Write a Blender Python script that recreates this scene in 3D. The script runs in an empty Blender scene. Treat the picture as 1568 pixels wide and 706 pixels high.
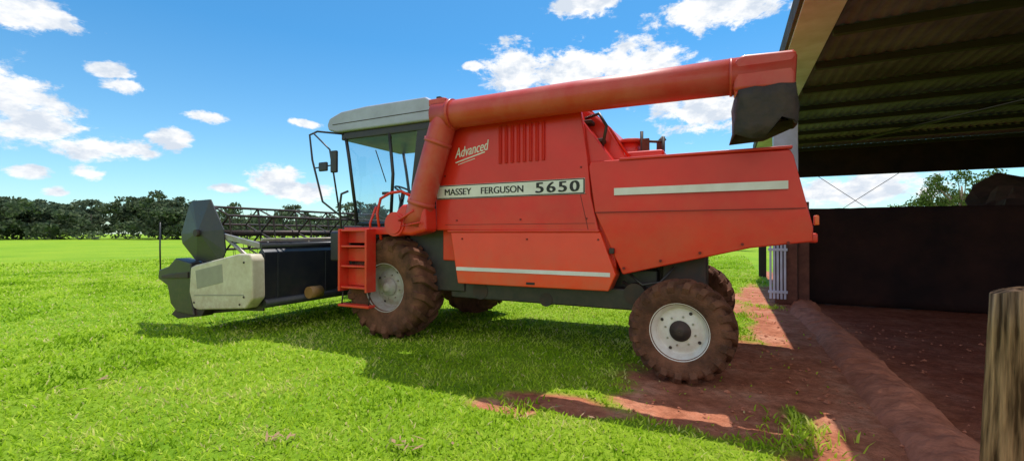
import bpy, math, random
import numpy as np
from mathutils import Vector, Matrix
from mathutils import noise as nz
random.seed(3); rng=np.random.default_rng(5)
S=bpy.context.scene
S.view_settings.view_transform='Standard'; S.view_settings.look='None'; S.view_settings.exposure=0
COL=S.collection
ROT=math.radians(154.0); ORG=Vector((-1.293,8.02,0))
cr,sr=math.cos(ROT),math.sin(ROT)
def W(u,v,z=0): return Vector((ORG.x+cr*u-sr*v, ORG.y+sr*u+cr*v, z))

# ---------------------------------------------------------------- materials
def newmat(name):
    m=bpy.data.materials.new(name); m.use_nodes=True
    nt=m.node_tree; b=nt.nodes['Principled BSDF']; return m,nt,b
def mat(name,col,rough=.5,metal=0,col2=None,scale=3,amount=.5,bump=0,bscale=40,dust=None,dustz=None,spec=.5,coat=0,detail=4):
    m,nt,b=newmat(name); N=nt.nodes; L=nt.links
    b.inputs['Roughness'].default_value=rough; b.inputs['Metallic'].default_value=metal
    b.inputs['Specular IOR Level'].default_value=spec; b.inputs['Coat Weight'].default_value=coat; b.inputs['Coat Roughness'].default_value=.12
    tc=N.new('ShaderNodeTexCoord')
    col2=col2 or tuple(c*.75 for c in col)
    n=N.new('ShaderNodeTexNoise'); n.inputs['Scale'].default_value=scale; n.inputs['Detail'].default_value=detail; n.inputs['Roughness'].default_value=.65
    L.new(tc.outputs['Object'],n.inputs['Vector'])
    r=N.new('ShaderNodeMapRange'); r.inputs[1].default_value=.35; r.inputs[2].default_value=.7; r.inputs[3].default_value=0; r.inputs[4].default_value=amount
    L.new(n.outputs['Fac'],r.inputs[0])
    mx=N.new('ShaderNodeMix'); mx.data_type='RGBA'; mx.inputs[6].default_value=(*col,1); mx.inputs[7].default_value=(*col2,1)
    L.new(r.outputs[0],mx.inputs[0]); out=mx.outputs[2]
    if dust:
        n2=N.new('ShaderNodeTexNoise'); n2.inputs['Scale'].default_value=scale*2.7; n2.inputs['Detail'].default_value=6; n2.inputs['Roughness'].default_value=.7
        L.new(tc.outputs['Object'],n2.inputs['Vector'])
        sx=N.new('ShaderNodeSeparateXYZ'); L.new(tc.outputs['Object'],sx.inputs[0])
        z0,z1,am=dustz
        rr=N.new('ShaderNodeMapRange'); rr.inputs[1].default_value=z0; rr.inputs[2].default_value=z1; rr.inputs[3].default_value=am; rr.inputs[4].default_value=.06
        L.new(sx.outputs[2],rr.inputs[0])
        mu=N.new('ShaderNodeMath'); mu.operation='MULTIPLY'; L.new(rr.outputs[0],mu.inputs[0]); 
        r2=N.new('ShaderNodeMapRange'); r2.inputs[1].default_value=.35; r2.inputs[2].default_value=.65; L.new(n2.outputs['Fac'],r2.inputs[0]); L.new(r2.outputs[0],mu.inputs[1])
        m2=N.new('ShaderNodeMix'); m2.data_type='RGBA'; L.new(mu.outputs[0],m2.inputs[0]); L.new(out,m2.inputs[6]); m2.inputs[7].default_value=(*dust,1); out=m2.outputs[2]
    L.new(out,b.inputs['Base Color'])
    rm=N.new('ShaderNodeMapRange'); rm.inputs[3].default_value=max(rough-.1,.02); rm.inputs[4].default_value=min(rough+.15,1); L.new(n.outputs['Fac'],rm.inputs[0]); L.new(rm.outputs[0],b.inputs['Roughness'])
    if bump:
        nb=N.new('ShaderNodeTexNoise'); nb.inputs['Scale'].default_value=bscale; nb.inputs['Detail'].default_value=4; L.new(tc.outputs['Object'],nb.inputs['Vector'])
        bp=N.new('ShaderNodeBump'); bp.inputs['Strength'].default_value=bump; bp.inputs['Distance'].default_value=.02; L.new(nb.outputs['Fac'],bp.inputs['Height']); L.new(bp.outputs[0],b.inputs['Normal'])
    return m
RED=mat('red_paint',(.72,.022,.010),.34,col2=(.58,.024,.014),scale=1.3,amount=.9,dust=(.54,.15,.07),dustz=(.9,2.4,.38),bump=.09,bscale=2.5,coat=.25,spec=.35)
RED_BOUNCE=mat('red_paint_bounce',(.84,.055,.008),.30,col2=(.70,.048,.012),scale=1.5,amount=.8,dust=(.52,.17,.08),dustz=(.8,1.5,.45),bump=.07,bscale=3,coat=.3,spec=.35)  # same red, turned oranger: bounce off the grass put into the colour
FADED=mat('red_paint_faded',(.52,.034,.022),.4,col2=(.56,.10,.07),scale=2.5,amount=.8,dust=(.42,.17,.12),dustz=(2.5,3.5,.3),coat=.15,spec=.4,bump=.05,bscale=5)
WHITE=mat('white_paint',(.74,.74,.73),.4,col2=(.56,.54,.50),scale=4,amount=.6)
ROOFM=mat('cab_roof_paint',(.40,.42,.56),.6,col2=(.31,.32,.42),scale=3,amount=.7,spec=.25)
CREAM=mat('cream_paint',(.60,.55,.43),.45,col2=(.42,.35,.24),scale=5,amount=.8,dust=(.34,.20,.12),dustz=(.3,.9,.6))
LABEL=mat('grey_label',(.30,.28,.22),.5,scale=6)
BLACK=mat('black_paint',(.014,.016,.021),.4,col2=(.040,.036,.034),scale=5,amount=.7,dust=(.14,.08,.055),dustz=(.3,1.3,.4))
NAVY=mat('header_back_paint',(.009,.013,.026),.35,col2=(.024,.025,.032),scale=2,amount=.8,dust=(.10,.075,.06),dustz=(.4,1.2,.3))
DARK=mat('dark_metal',(.034,.030,.029),.55,metal=.3,col2=(.09,.045,.032),scale=7,amount=.7)
STEEL=mat('steel',(.34,.33,.31),.4,metal=.5,col2=(.24,.16,.1),scale=8,amount=.7)
TYRE=mat('muddy_tyre',(.080,.040,.027),.9,col2=(.23,.100,.060),scale=4,amount=.9,bump=.6,bscale=50,spec=.12)
RIMW=mat('rim_white',(.74,.72,.69),.45,col2=(.48,.36,.28),scale=6,amount=.55)
RIMG=mat('rim_grey',(.40,.39,.38),.5,col2=(.26,.17,.12),scale=6,amount=.7)
RUBBER=mat('rubber_spout',(.034,.027,.028),.8,col2=(.07,.046,.038),scale=9,amount=.8,bump=.8,bscale=14)
TEXTB=mat('black_decal',(.012,.012,.014),.5)
LIGHTRED=mat('amber_reflector',(.8,.12,.02),.2)
SEAT=mat('seat_fabric',(.03,.032,.04),.9)
BRASS=mat('brown_roller',(.36,.19,.06),.5,col2=(.2,.1,.04),scale=10)
WOOD=mat('weathered_wood',(.34,.25,.17),.85,col2=(.16,.11,.075),scale=6,amount=.9,bump=.6,bscale=30)
POSTM=mat('red_brown_post',(.15,.06,.045),.85,col2=(.07,.03,.026),scale=6,amount=.8)
HEAP=mat('heap_soil',(.085,.032,.026),.95,col2=(.035,.017,.015),scale=3,amount=.8,bump=.8,bscale=9)
CONC=mat('barn_soil_kerb',(.50,.19,.115),.95,col2=(.28,.10,.06),scale=5,amount=.9,bump=1.,bscale=16,spec=.1)
BWHITE=mat('barn_whitewash',(.56,.62,.88),.8,col2=(.38,.41,.54),scale=1.6,amount=.9,spec=.15)
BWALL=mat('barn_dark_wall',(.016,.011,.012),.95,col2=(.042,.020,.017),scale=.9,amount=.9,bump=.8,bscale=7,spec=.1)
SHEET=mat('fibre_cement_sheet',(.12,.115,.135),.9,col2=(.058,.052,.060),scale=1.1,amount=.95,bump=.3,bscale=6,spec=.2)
PURL=mat('roof_purlin',(.024,.021,.023),.8)
def glassmat():
    m,nt,b=newmat('cab_glass'); N=nt.nodes; L=nt.links
    N.remove(b); o=[n for n in N if n.type=='OUTPUT_MATERIAL'][0]
    t=N.new('ShaderNodeBsdfTransparent'); t.inputs[0].default_value=(.80,.88,.90,1)
    g=N.new('ShaderNodeBsdfGlossy'); g.inputs['Roughness'].default_value=.03; g.inputs[0].default_value=(.9,.95,1,1)
    f=N.new('ShaderNodeFresnel'); f.inputs[0].default_value=1.4
    mx=N.new('ShaderNodeMixShader'); L.new(f.outputs[0],mx.inputs[0]); L.new(t.outputs[0],mx.inputs[1]); L.new(g.outputs[0],mx.inputs[2]); L.new(mx.outputs[0],o.inputs[0])
    return m
GLASS=glassmat()

# ---------------------------------------------------------------- helpers
def empty(name,loc=(0,0,0),rot=0):
    e=bpy.data.objects.new(name,None); COL.objects.link(e); e.location=loc; e.rotation_euler=(0,0,rot); return e
def mesh(name,V,F,m,parent=None,smooth=False,bevel=0,auto=None,seg=2):
    me=bpy.data.meshes.new(name); me.from_pydata([tuple(v) for v in V],[],F); me.update()
    o=bpy.data.objects.new(name,me); COL.objects.link(o); me.materials.append(m)
    import bmesh
    bm=bmesh.new(); bm.from_mesh(me); bmesh.ops.recalc_face_normals(bm,faces=bm.faces); bm.to_mesh(me); bm.free()
    if smooth: me.polygons.foreach_set('use_smooth',[True]*len(me.polygons))
    if parent: o.parent=parent
    if bevel:
        b=o.modifiers.new('b','BEVEL'); b.width=bevel; b.segments=seg; b.limit_method='ANGLE'; b.angle_limit=math.radians(30)
        me.polygons.foreach_set('use_smooth',[True]*len(me.polygons))
        w=o.modifiers.new('w','WEIGHTED_NORMAL'); w.keep_sharp=True
    return o
def box(name,u0,u1,v0,v1,z0,z1,m,parent,bevel=.01):
    V=[(a,b,c) for a in (u0,u1) for b in (v0,v1) for c in (z0,z1)]
    F=[(0,1,3,2),(4,6,7,5),(0,4,5,1),(2,3,7,6),(0,2,6,4),(1,5,7,3)]
    return mesh(name,V,F,m,parent,bevel=bevel)
def prism(name,pts,v0,v1,m,parent,bevel=.015):
    n=len(pts)
    if not isinstance(v0,(list,tuple)): v0=[v0]*n
    if not isinstance(v1,(list,tuple)): v1=[v1]*n
    V=[(p[0],v0[i],p[1]) for i,p in enumerate(pts)]+[(p[0],v1[i],p[1]) for i,p in enumerate(pts)]
    F=[tuple(range(n)),tuple(range(2*n-1,n-1,-1))]+[(i,(i+1)%n,n+(i+1)%n,n+i) for i in range(n)]
    return mesh(name,V,F,m,parent,bevel=bevel)
def tube(name,pts,r,m,parent,seg=12,radii=None,caps=True):
    P=[Vector(p) for p in pts]; V=[];F=[]
    up=None
    for i,p in enumerate(P):
        if i==0: d=(P[1]-P[0])
        elif i==len(P)-1: d=P[-1]-P[-2]
        else: d=(P[i+1]-p).normalized()+(p-P[i-1]).normalized()
        d.normalize()
        if up is None:
            up=Vector((0,0,1)) if abs(d.z)<.9 else Vector((1,0,0))
        a=d.cross(up).normalized(); b=a.cross(d).normalized(); up=b
        rr=radii[i] if radii else r
        for k in range(seg):
            t=2*math.pi*k/seg; V.append(p+a*math.cos(t)*rr+b*math.sin(t)*rr)
    for i in range(len(P)-1):
        for k in range(seg):
            F.append((i*seg+k,i*seg+(k+1)%seg,(i+1)*seg+(k+1)%seg,(i+1)*seg+k))
    if caps:
        F.append(tuple(range(seg))); F.append(tuple(range(len(P)*seg-1,(len(P)-1)*seg-1,-1)))
    o=mesh(name,V,F,m,parent)
    me=o.data; me.polygons.foreach_set('use_smooth',[len(p.vertices)==4 for p in me.polygons])
    return o
def join(name,parts,parent):
    V=[];F=[]
    for v,f in parts:
        o=len(V); V+=v; F+=[tuple(i+o for i in q) for q in f]
    return V,F
def rodVF(a,b,r,seg=6):
    a=Vector(a);b=Vector(b);d=(b-a).normalized(); up=Vector((0,0,1)) if abs(d.z)<.9 else Vector((1,0,0))
    x=d.cross(up).normalized(); y=x.cross(d)
    V=[p+x*math.cos(2*math.pi*k/seg)*r+y*math.sin(2*math.pi*k/seg)*r for p in (a,b) for k in range(seg)]
    return V,[(k,(k+1)%seg,seg+(k+1)%seg,seg+k) for k in range(seg)]+[tuple(range(seg)),tuple(range(2*seg-1,seg-1,-1))]
def text(name,s,u,z,v,size,m,parent,shear=0,sx=1,bold=0,rot=0):
    c=bpy.data.curves.new(name,'FONT'); c.body=s; c.size=size; c.shear=shear; c.extrude=0; c.offset=bold
    o=bpy.data.objects.new(name,c); COL.objects.link(o); c.materials.append(m)
    M=Matrix(((-1,0,0,u),(0,0,1,v),(0,1,0,z),(0,0,0,1)))
    o.parent=parent; o.matrix_local=M@Matrix.Rotation(rot,4,'Z')@Matrix.Diagonal((sx,1,1,1))
    return o

# ---------------------------------------------------------------- combine
H=empty('combine_harvester',ORG,ROT)
up=[(-.84,1.64),(-.82,2.3),(-1.0,3.2),(-1.14,3.42),(-2.90,3.34),(-3.02,3.17),(-3.11,2.54),(-3.15,2.06),(-3.25,1.62)]
prism('side_panel_upper',up,1.22,1.30,RED,H,.02)
prism('side_panel_upper_far',up,-1.30,-1.22,RED,H,.02)
core=[(-.90,1.2),(-.90,3.35),(-1.2,3.44),(-2.88,3.36),(-3.0,3.05),(-3.40,2.5),(-3.45,1.15)]
prism('body_core',core,-1.219,1.219,RED,H,.02)
lo=[(-1.09,1.615),(-1.24,.89),(-3.38,.90),(-3.47,1.1),(-3.27,1.615)]
prism('side_panel_lower',lo,1.1,[1.31,1.345,1.345,1.345,1.31],RED_BOUNCE,H,.018)
prism('side_panel_lower_far',lo,[-1.31,-1.345,-1.345,-1.345,-1.31],-1.1,RED_BOUNCE,H,.018)
box('panel_ledge',-3.26,-1.05,1.20,1.325,1.612,1.642,RED,H,.006)
def seam(name,a,b,w=.008,v=1.302,m=TEXTB):
    a=Vector((a[0],v,a[1]));b=Vector((b[0],v,b[1])); d=(b-a).normalized(); n=Vector((-d.z,0,d.x))*w/2
    mesh(name,[a-n,b-n,b+n,a+n,a-n-Vector((0,.01,0)),b-n-Vector((0,.01,0)),b+n-Vector((0,.01,0)),a+n-Vector((0,.01,0))],[(0,1,2,3),(4,5,6,7),(0,1,5,4),(2,3,7,6)],m,H)
DKRED=mat('red_seam',(.17,.010,.008),.6)
seam('seam_a',(-3.02,2.08),(-3.12,1.64),m=DKRED); seam('seam_b',(-.86,2.085),(-3.1,2.085),m=DKRED,w=.006)
seam('seam_c',(-1.0,1.72),(-3.2,1.72),m=DKRED,w=.006)
for i in range(8):
    u=-1.87-i*.09
    prism('louvre_%d'%i,[(u,2.54),(u,3.04),(u-.045,3.04),(u-.045,2.54)],1.295,[1.305,1.305,1.335,1.335],RED,H,.006)
parts=[]
for u,z in [(-1.2,1.78),(-3.1,1.78),(-2.2,1.78),(-1.0,2.42),(-3.03,2.42),(-1.2,3.3),(-2.8,3.24),(-1.3,1.52),(-3.25,1.52),(-2.3,1.52)]:
    parts.append(rodVF((u,1.29,z),(u,1.309+(.018 if z<1.6 else 0),z),.012,10))
Vb,Fb=join('x',parts,H); mesh('panel_fasteners',Vb,Fb,DKRED,H)
box('panel_step_slot',-2.42,-2.30,1.335,1.351,.93,.96,TEXTB,H,.002)
# decals
box('model_stripe',-3.08,-.86,1.298,1.3045,2.09,2.285,WHITE,H,0)
for n,(a,b,c,d) in enumerate([(-3.075,-.865,2.27,2.282),(-3.075,-.865,2.093,2.105)]):
    box('stripe_edge_%d'%n,a,b,1.30,1.3065,c,d,TEXTB,H,0)
box('stripe_end',-3.078,-3.06,1.30,1.3067,2.105,2.27,TEXTB,H,0)
for k in range(3):
    text('lettering_make_%d'%k,'MASSEY',-.985-.004*k,2.142,1.307+.0004*k,.130,TEXTB,H,sx=1.0,bold=.0)
    text('lettering_make_b_%d'%k,'FERGUSON',-1.585-.004*k,2.142,1.307+.0004*k,.130,TEXTB,H,sx=1.0,bold=.0)
for i,ch in enumerate('5650'):
    for k in range(4):
        text('lettering_number_%d_%d'%(i,k),ch,-2.40-.158*i-.006*k,2.122+.001*k,1.307+.0004*k,.192,TEXTB,H,sx=1.35,bold=0)
for k in range(2):
    text('lettering_script_%d'%k,'Advanced',-1.17-.005*k,2.66,1.304+.0005*k,.20,WHITE,H,shear=.45,sx=.68,bold=.0,rot=.16)
seam('script_underline',(-1.18,2.60),(-1.66,2.72),w=.016,v=1.306,m=WHITE)
seam('script_underline_2',(-1.22,2.57),(-1.5,2.64),w=.008,v=1.306,m=WHITE)
box('stripe_low',-3.40,-1.22,1.30,1.3485,1.075,1.125,WHITE,H,0)
tank=[(-1.05,3.3),(-1.15,3.52),(-2.7,3.50),(-3.25,3.02),(-3.55,2.5),(-1.05,2.5)]
prism('grain_tank',tank,-1.05,.95,RED,H,.03)
for i,(u,z,v) in enumerate([(-3.05,3.0,1.05),(-3.2,2.75,1.05)]):
    box('tank_clamp_%d'%i,u-.06,u+.06,v-.1,v+.06,z,z+.05,DARK,H)
tube('tank_hose',[(-3.0,1.0,3.1),(-3.2,1.08,3.12),(-3.3,1.1,2.95),(-3.25,1.1,2.7)],.02,BLACK,H)
tube('air_intake',[(-3.45,.35,2.4),(-3.45,.35,2.84)],.15,RED,H,24)
tube('air_intake_cap',[(-3.45,.35,2.84),(-3.45,.35,2.89)],.17,FADED,H,24)
box('engine_cover',-3.95,-3.3,-.9,.8,2.3,2.66,RED,H,.04)
tube('exhaust',[(-3.75,-.3,2.6),(-3.75,-.3,2.95),(-3.82,-.3,3.02)],.045,DARK,H)
for k in range(2):
    tube('service_rail_%d'%k,[(-3.62-.28*k,.45,2.4),(-3.62-.28*k,.45,2.98-.1*k)],.022,DARK,H)
for k in range(3):
    tube('service_rung_%d'%k,[(-3.62,.45,2.55+.15*k),(-3.90,.45,2.55+.13*k)],.018,DARK,H)
box('service_bracket',-3.72,-3.60,.42,.47,2.6,2.88,POSTM,H,.01)
tube('tank_rail',[(-3.0,.9,3.35),(-3.05,.9,3.2),(-3.3,.9,2.95),(-3.55,.9,2.55)],.018,RED,H)
# rear hood
hood=[(-3.12,2.42),(-3.14,2.49),(-5.25,2.465),(-5.28,2.40),(-5.40,1.86),(-5.45,1.66),(-5.45,1.51),(-4.89,1.44),(-3.53,1.10),(-3.30,1.62),(-3.2,1.86)]
vv=[1.29,1.27,1.27,1.29,1.30,1.27,1.25,1.25,1.26,1.285,1.30]
prism('straw_hood',hood,[-x for x in vv],vv,RED,H,.018)
seam('hood_crease',(-3.2,1.852),(-5.38,1.852),w=.010,v=1.303,m=DKRED)
box('hood_stripe',-5.23,-3.44,1.28,1.3035,2.055,2.14,WHITE,H,0)
box('hood_lip',-5.27,-3.5,1.2,1.305,2.468,2.50,RED,H,.008)
box('rear_bumper',-5.50,-5.40,-1.2,1.2,1.50,1.60,RED,H,.02)
box('tail_reflector',-5.50,-5.46,1.18,1.27,1.68,1.78,LIGHTRED,H,.01)
for i in range(5): 
    tube('hood_bolt_%d'%i,[(-3.55-.42*i,1.29,1.18+.1*i if i<4 else 1.5),(-3.55-.42*i,1.275,1.18+.1*i if i<4 else 1.5)],.016,DKRED,H,8)
box('panel_latch',-3.44,-3.38,1.27,1.32,1.35,1.42,DARK,H)
# chassis / underbody
box('chassis',-4.4,.4,-.85,.85,.72,1.3,DARK,H,.03)
box('chassis_side',-3.9,-1.0,.85,1.15,.66,.92,BLACK,H,.02)
box('sieve_box',-3.9,-3.3,-.9,.95,.82,1.15,BLACK,H,.03)
tube('drive_tube',[(-3.2,1.05,.78),(-4.2,1.0,.72)],.05,DARK,H)
for i,(u,z,r) in enumerate([(-1.05,1.15,.16),(-1.5,.78,.12),(-3.65,.86,.13),(-2.5,.72,.09)]):
    tube('pulley_%d'%i,[(u,1.0,z),(u,1.16,z)],r,DARK,H,24)
box('inner_front_panel',-1.25,-.25,.5,1.18,.75,1.72,BLACK,H,.02)
tube('front_axle',[(0,-1.0,.78),(0,1.0,.78)],.16,DARK,H,20)
tube('rear_axle',[(-4.21,-1.3,.56),(-4.21,1.3,.56)],.085,DARK,H,16)
tube('rear_axle_pivot',[(-4.21,0,.56),(-4.21,0,1.3)],.15,DARK,H,16)
tube('tie_rod',[(-4.0,-1.1,.5),(-4.0,1.1,.5)],.03,STEEL,H)
box('axle_bracket',-4.45,-3.95,.75,1.02,.5,1.45,DARK,H,.03)
tube('steer_cylinder',[(-3.9,.2,.62),(-4.05,1.1,.6)],.045,STEEL,H)
tube('hyd_hose',[(-3.5,1.1,1.0),(-3.8,1.14,.85),(-4.05,1.05,.95),(-4.2,1.0,.75)],.02,BLACK,H)
tube('hyd_hose_2',[(-3.6,1.15,1.1),(-3.75,1.18,.98),(-3.95,1.15,1.02),(-4.1,1.1,1.2)],.015,BLACK,H)

# wheels
def wheel(name,c,R,w,rr,nl,rimmat,steer=0,flip=False,lh=.045,lw=.05):
    e=bpy.data.objects.new(name,None); COL.objects.link(e); e.parent=H; e.location=c; e.rotation_euler=(0,0,math.radians(steer)+(math.pi if flip else 0))
    hw=w/2; Rb=R-lh; d=Rb-rr
    prof=[(-.80*hw,rr-.02),(-.88*hw,rr+.06*d),(-.98*hw,rr+.3*d),(-1.0*hw,rr+.55*d),(-.95*hw,rr+.80*d),(-.86*hw,rr+.93*d),(-.6*hw,rr+.985*d),(0,Rb)]
    prof=prof+[(-a,b) for a,b in prof[-2::-1]]
    def lathe(nm,pr,m,seg=72,closed=True,smooth=True):
        V=[];F=[]; n=len(pr)
        for k in range(seg):
            t=2*math.pi*k/seg
            for y,r in pr: V.append((r*math.cos(t),y,r*math.sin(t)))
        for k in range(seg):
            k2=(k+1)%seg
            for j in range(n if closed else n-1):
                j2=(j+1)%n
                F.append((k*n+j,k*n+j2,k2*n+j2,k2*n+j))
        return mesh(nm,V,F,m,e,smooth=smooth)
    lathe('tyre',prof,TYRE)
    V=[];F=[]
    st=[(.0,0.0,Rb),(.3,.06,Rb*.999),(.6,.12,rr+.985*d),(.86,.175,rr+.93*d),(.97,.20,rr+.78*d),(1.01,.205,rr+.6*d)]
    for s in (-1,1):
        for k in range(nl):
            p0=2*math.pi*(k+(0 if s>0 else .5))/nl
            base=len(V)
            for i,(fy,ph,r) in enumerate(st):
                y=s*fy*hw - (s*.02 if i==0 else 0)
                h=lh*(1 if i<4 else (.85 if i==4 else .2))
                ph2=p0-ph*1.25
                wa=(lw*(1+.35*fy))/Rb/2
                oy=0
                if i>=4: oy=s*h*.8; hr=h*.35
                else: hr=h if i<3 else h*.95
                for da,top in ((-wa*1.25,0),(-wa*.85,1),(wa*.85,1),(wa*1.25,0)):
                    rad=(r+hr if top else r-.012); yy=y+(oy if top else 0)
                    a=ph2+da
                    V.append((rad*math.cos(a),yy,rad*math.sin(a)))
            for i in range(len(st)-1):
                b=base+i*4
                for q in range(3): F.append((b+q,b+q+1,b+4+q+1,b+4+q))
            F.append((base,base+1,base+2,base+3)); b=base+(len(st)-1)*4; F.append((b,b+3,b+2,b+1))
    mesh('tyre_lugs',V,F,TYRE,e,bevel=0)
    hr=rr*.36
    rim=[(.80*hw,rr+.012),(.84*hw,rr+.008),(.84*hw,rr-.012),(.72*hw,rr-.02),(.62*hw,rr-.045),(.30*hw,rr-.06),(.22*hw,rr*.78),(.30*hw,rr*.70),(.42*hw,rr*.45),(.42*hw,.01),(-.1*hw,.01),(-.1*hw,rr*.78),(-.7*hw,rr-.04),(-.84*hw,rr),(-.80*hw,rr+.01)]
    lathe('rim',rim,rimmat,64,closed=True)
    hub=[(.42*hw,hr),(.55*hw,hr*.95),(.56*hw,hr*.6),(.72*hw,hr*.52),(.75*hw,hr*.3),(.75*hw,.002)]
    lathe('hub',hub,DARK if rimmat==RIMW else RIMG,32,closed=False)
    parts=[]
    for k in range(8):
        t=2*math.pi*k/8+.2
        parts.append(rodVF((rr*.50*math.cos(t),.38*hw,rr*.50*math.sin(t)),(rr*.50*math.cos(t),.46*hw,rr*.50*math.sin(t)),.012))
    Vb,Fb=join('x',parts,e); mesh('wheel_nuts',Vb,Fb,STEEL,e)
    parts=[]
    for k in range(4):
        t=2*math.pi*k/4+.5
        parts.append(rodVF((rr*.70*math.cos(t),.28*hw,rr*.70*math.sin(t)),(rr*.70*math.cos(t),.335*hw,rr*.70*math.sin(t)),.018,10))
    Vb,Fb=join('x',parts,e); mesh('rim_holes',Vb,Fb,DARK,e)
wheel('front_wheel',(0,1.2,.775),.79,.60,.37,18,RIMG,lh=.06,lw=.075)
wheel('front_wheel_far',(0,-1.2,.775),.79,.60,.37,18,RIMG,flip=True,lh=.06,lw=.075)
wheel('rear_wheel',(-4.21,1.44,.54),.56,.36,.315,19,RIMW,steer=-5,lh=.045,lw=.06)
wheel('rear_wheel_far',(-4.21,-1.30,.54),.56,.36,.315,19,RIMW,steer=-5,flip=True,lh=.045,lw=.06)

# unloading auger
tube('auger_vertical',[(-.62,1.48,1.72),(-.67,1.48,1.9),(-1.08,1.48,3.1),(-1.13,1.48,3.25)],.185,FADED,H,32)
for i,(p,q) in enumerate([((-.70,1.48,2.0),(-.72,1.48,2.06)),((-.99,1.48,2.85),(-1.01,1.48,2.90))]):
    tube('auger_flange_%d'%i,[p,q],.200,FADED,H,32)
tube('auger_horizontal',[(-.98,1.48,3.24),(-1.4,1.48,3.24),(-3.0,1.48,3.245),(-5.25,1.48,3.22)],.195,FADED,H,36,radii=[.195,.19,.185,.185])
tube('auger_elbow_ring',[(-1.22,1.48,3.24),(-1.28,1.48,3.24)],.210,FADED,H,32)
tube('auger_elbow_ring_2',[(-4.69,1.48,3.22),(-4.72,1.48,3.22)],.194,FADED,H,32)
box('auger_top_box',-1.2,-.92,1.36,1.6,3.36,3.46,FADED,H,.02)
box('auger_top_lever',-1.05,-.98,1.42,1.5,3.44,3.52,DARK,H,.01)
prism('auger_end_box',[(-4.72,3.33),(-4.72,3.02),(-5.26,3.0),(-5.28,3.36),(-4.8,3.39)],1.30,1.66,FADED,H,.06)
V=[];F=[]
ringu=[(-4.73,1.27),(-4.78,1.69),(-4.9,1.705),(-5.0,1.70),(-5.12,1.71),(-5.22,1.70),(-5.27,1.66),(-5.28,1.27),(-5.0,1.26)]
zs=[3.03,2.92,2.80,2.67,2.55]
for j,z in enumerate(zs):
    for i,(u,v) in enumerate(ringu):
        V.append((u+.014*math.sin(i*2.3+j*1.7)+.010*j*(1 if u>-5 else -.3),v+.024*math.cos(i*3.1+j*1.3),z+(0 if j<4 else .04*math.sin(i*1.9)+ (.12 if u<-5.1 else 0))))
nr=len(ringu)
for j in range(len(zs)-1):
    for i in range(nr): F.append((j*nr+i,j*nr+(i+1)%nr,(j+1)*nr+(i+1)%nr,(j+1)*nr+i))
o=mesh('auger_spout',V,F,RUBBER,H,smooth=True); sm=o.modifiers.new('s','SOLIDIFY'); sm.thickness=.012
tube('auger_gearbox',[(-.33,1.38,1.73),(-.33,1.62,1.73)],.175,RED,H,32)
tube('auger_gearbox_rim',[(-.33,1.60,1.73),(-.33,1.64,1.73)],.14,RED,H,32)
prism('auger_base',[(-.35,1.58),(-.33,1.92),(-.45,2.02),(-.86,1.98),(-.88,1.62),(-.6,1.56)],1.3,1.60,RED,H,.05)
tube('auger_link',[(-.45,1.66,1.78),(-.72,1.66,1.92)],.018,RED,H)
tube('auger_link_2',[(-.52,1.67,1.7),(-.85,1.67,1.75)],.012,RED,H)

# cab
prism('cab_roof',[(1.90,3.56),(1.84,3.68),(1.55,3.77),(.95,3.80),(-.30,3.79),(-.42,3.72),(-.44,3.52),(-.38,3.40),(1.66,3.41),(1.86,3.46)],-.86,.86,ROOFM,H,.035)
prism('roof_cap',[(1.25,3.79),(1.05,3.845),(-.1,3.84),(-.25,3.78)],-.7,.7,ROOFM,H,.02)
seam('roof_groove',(1.75,3.55),(-.40,3.56),w=.014,v=.863,m=DARK)
tube('roof_beacon',[(1.1,.3,3.84),(1.1,.3,3.89)],.06,DARK,H,16)
box('cab_header_rail',-.36,1.60,-.80,.80,3.27,3.405,BLACK,H,.02)
for i,v in enumerate((.78,-.78)):
    tube('pillar_front_%d'%i,[(1.50,v,3.3),(1.42,v,2.9),(1.22,v,1.74)],.03,BLACK,H)
    tube('pillar_mid_%d'%i,[(.50,v,3.3),(.42,v,2.6),(.47,v,1.75)],.028,BLACK,H)
    tube('sill_%d'%i,[(1.2,v,1.76),(-.3,v,1.76)],.03,BLACK,H)
    mesh('side_glass_%d'%i,[(1.47,v,3.28),(1.2,v,1.78),(-.28,v,1.78),(-.32,v,3.28)],[(0,1,2,3)],GLASS,H)
mesh('windscreen',[(1.48,.76,3.28),(1.2,.76,1.78),(1.2,-.76,1.78),(1.48,-.76,3.28)],[(0,1,2,3)],GLASS,H)
box('cab_rear_wall',-.40,-.30,-.82,.82,1.70,3.30,BLACK,H,.02)
prism('cab_rear_quarter',[(-.30,3.28),(-.10,3.28),(.02,2.4),(.05,1.76),(-.30,1.76)],.765,.795,BLACK,H,.005)
box('cab_floor',-.4,1.25,-.85,.85,1.58,1.72,BLACK,H,.02)
box('seat_base',.0,.45,-.25,.25,1.72,2.1,SEAT,H,.04)
box('seat_cushion',-.02,.5,-.27,.27,2.1,2.24,SEAT,H,.05)
prism('seat_back',[(.02,2.2),(.14,2.22),(.0,2.95),(-.12,2.93)],-.25,.25,SEAT,H,.05)
tube('steering_column',[(1.0,0,1.72),(.85,0,2.35)],.04,BLACK,H)
pts=[(.82+.19*math.cos(t)*.85,.19*math.sin(t),2.4+.19*math.cos(t)*.45) for t in [2*math.pi*k/24 for k in range(25)]]
tube('steering_wheel',pts,.018,BLACK,H,8)
for k in range(3):
    t=2*math.pi*k/3; tube('steering_spoke_%d'%k,[(.84,0,2.37),(.82+.19*math.cos(t)*.85,.19*math.sin(t),2.4+.19*math.cos(t)*.45)],.012,BLACK,H,6)
box('console',.3,.75,-.6,-.35,1.72,2.3,BLACK,H,.04)
box('door_handle',.48,.62,.80,.83,2.25,2.3,DARK,H,.008)
tube('wiper',[(1.44,.1,3.2),(1.36,-.1,2.6)],.01,BLACK,H,6)
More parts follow.
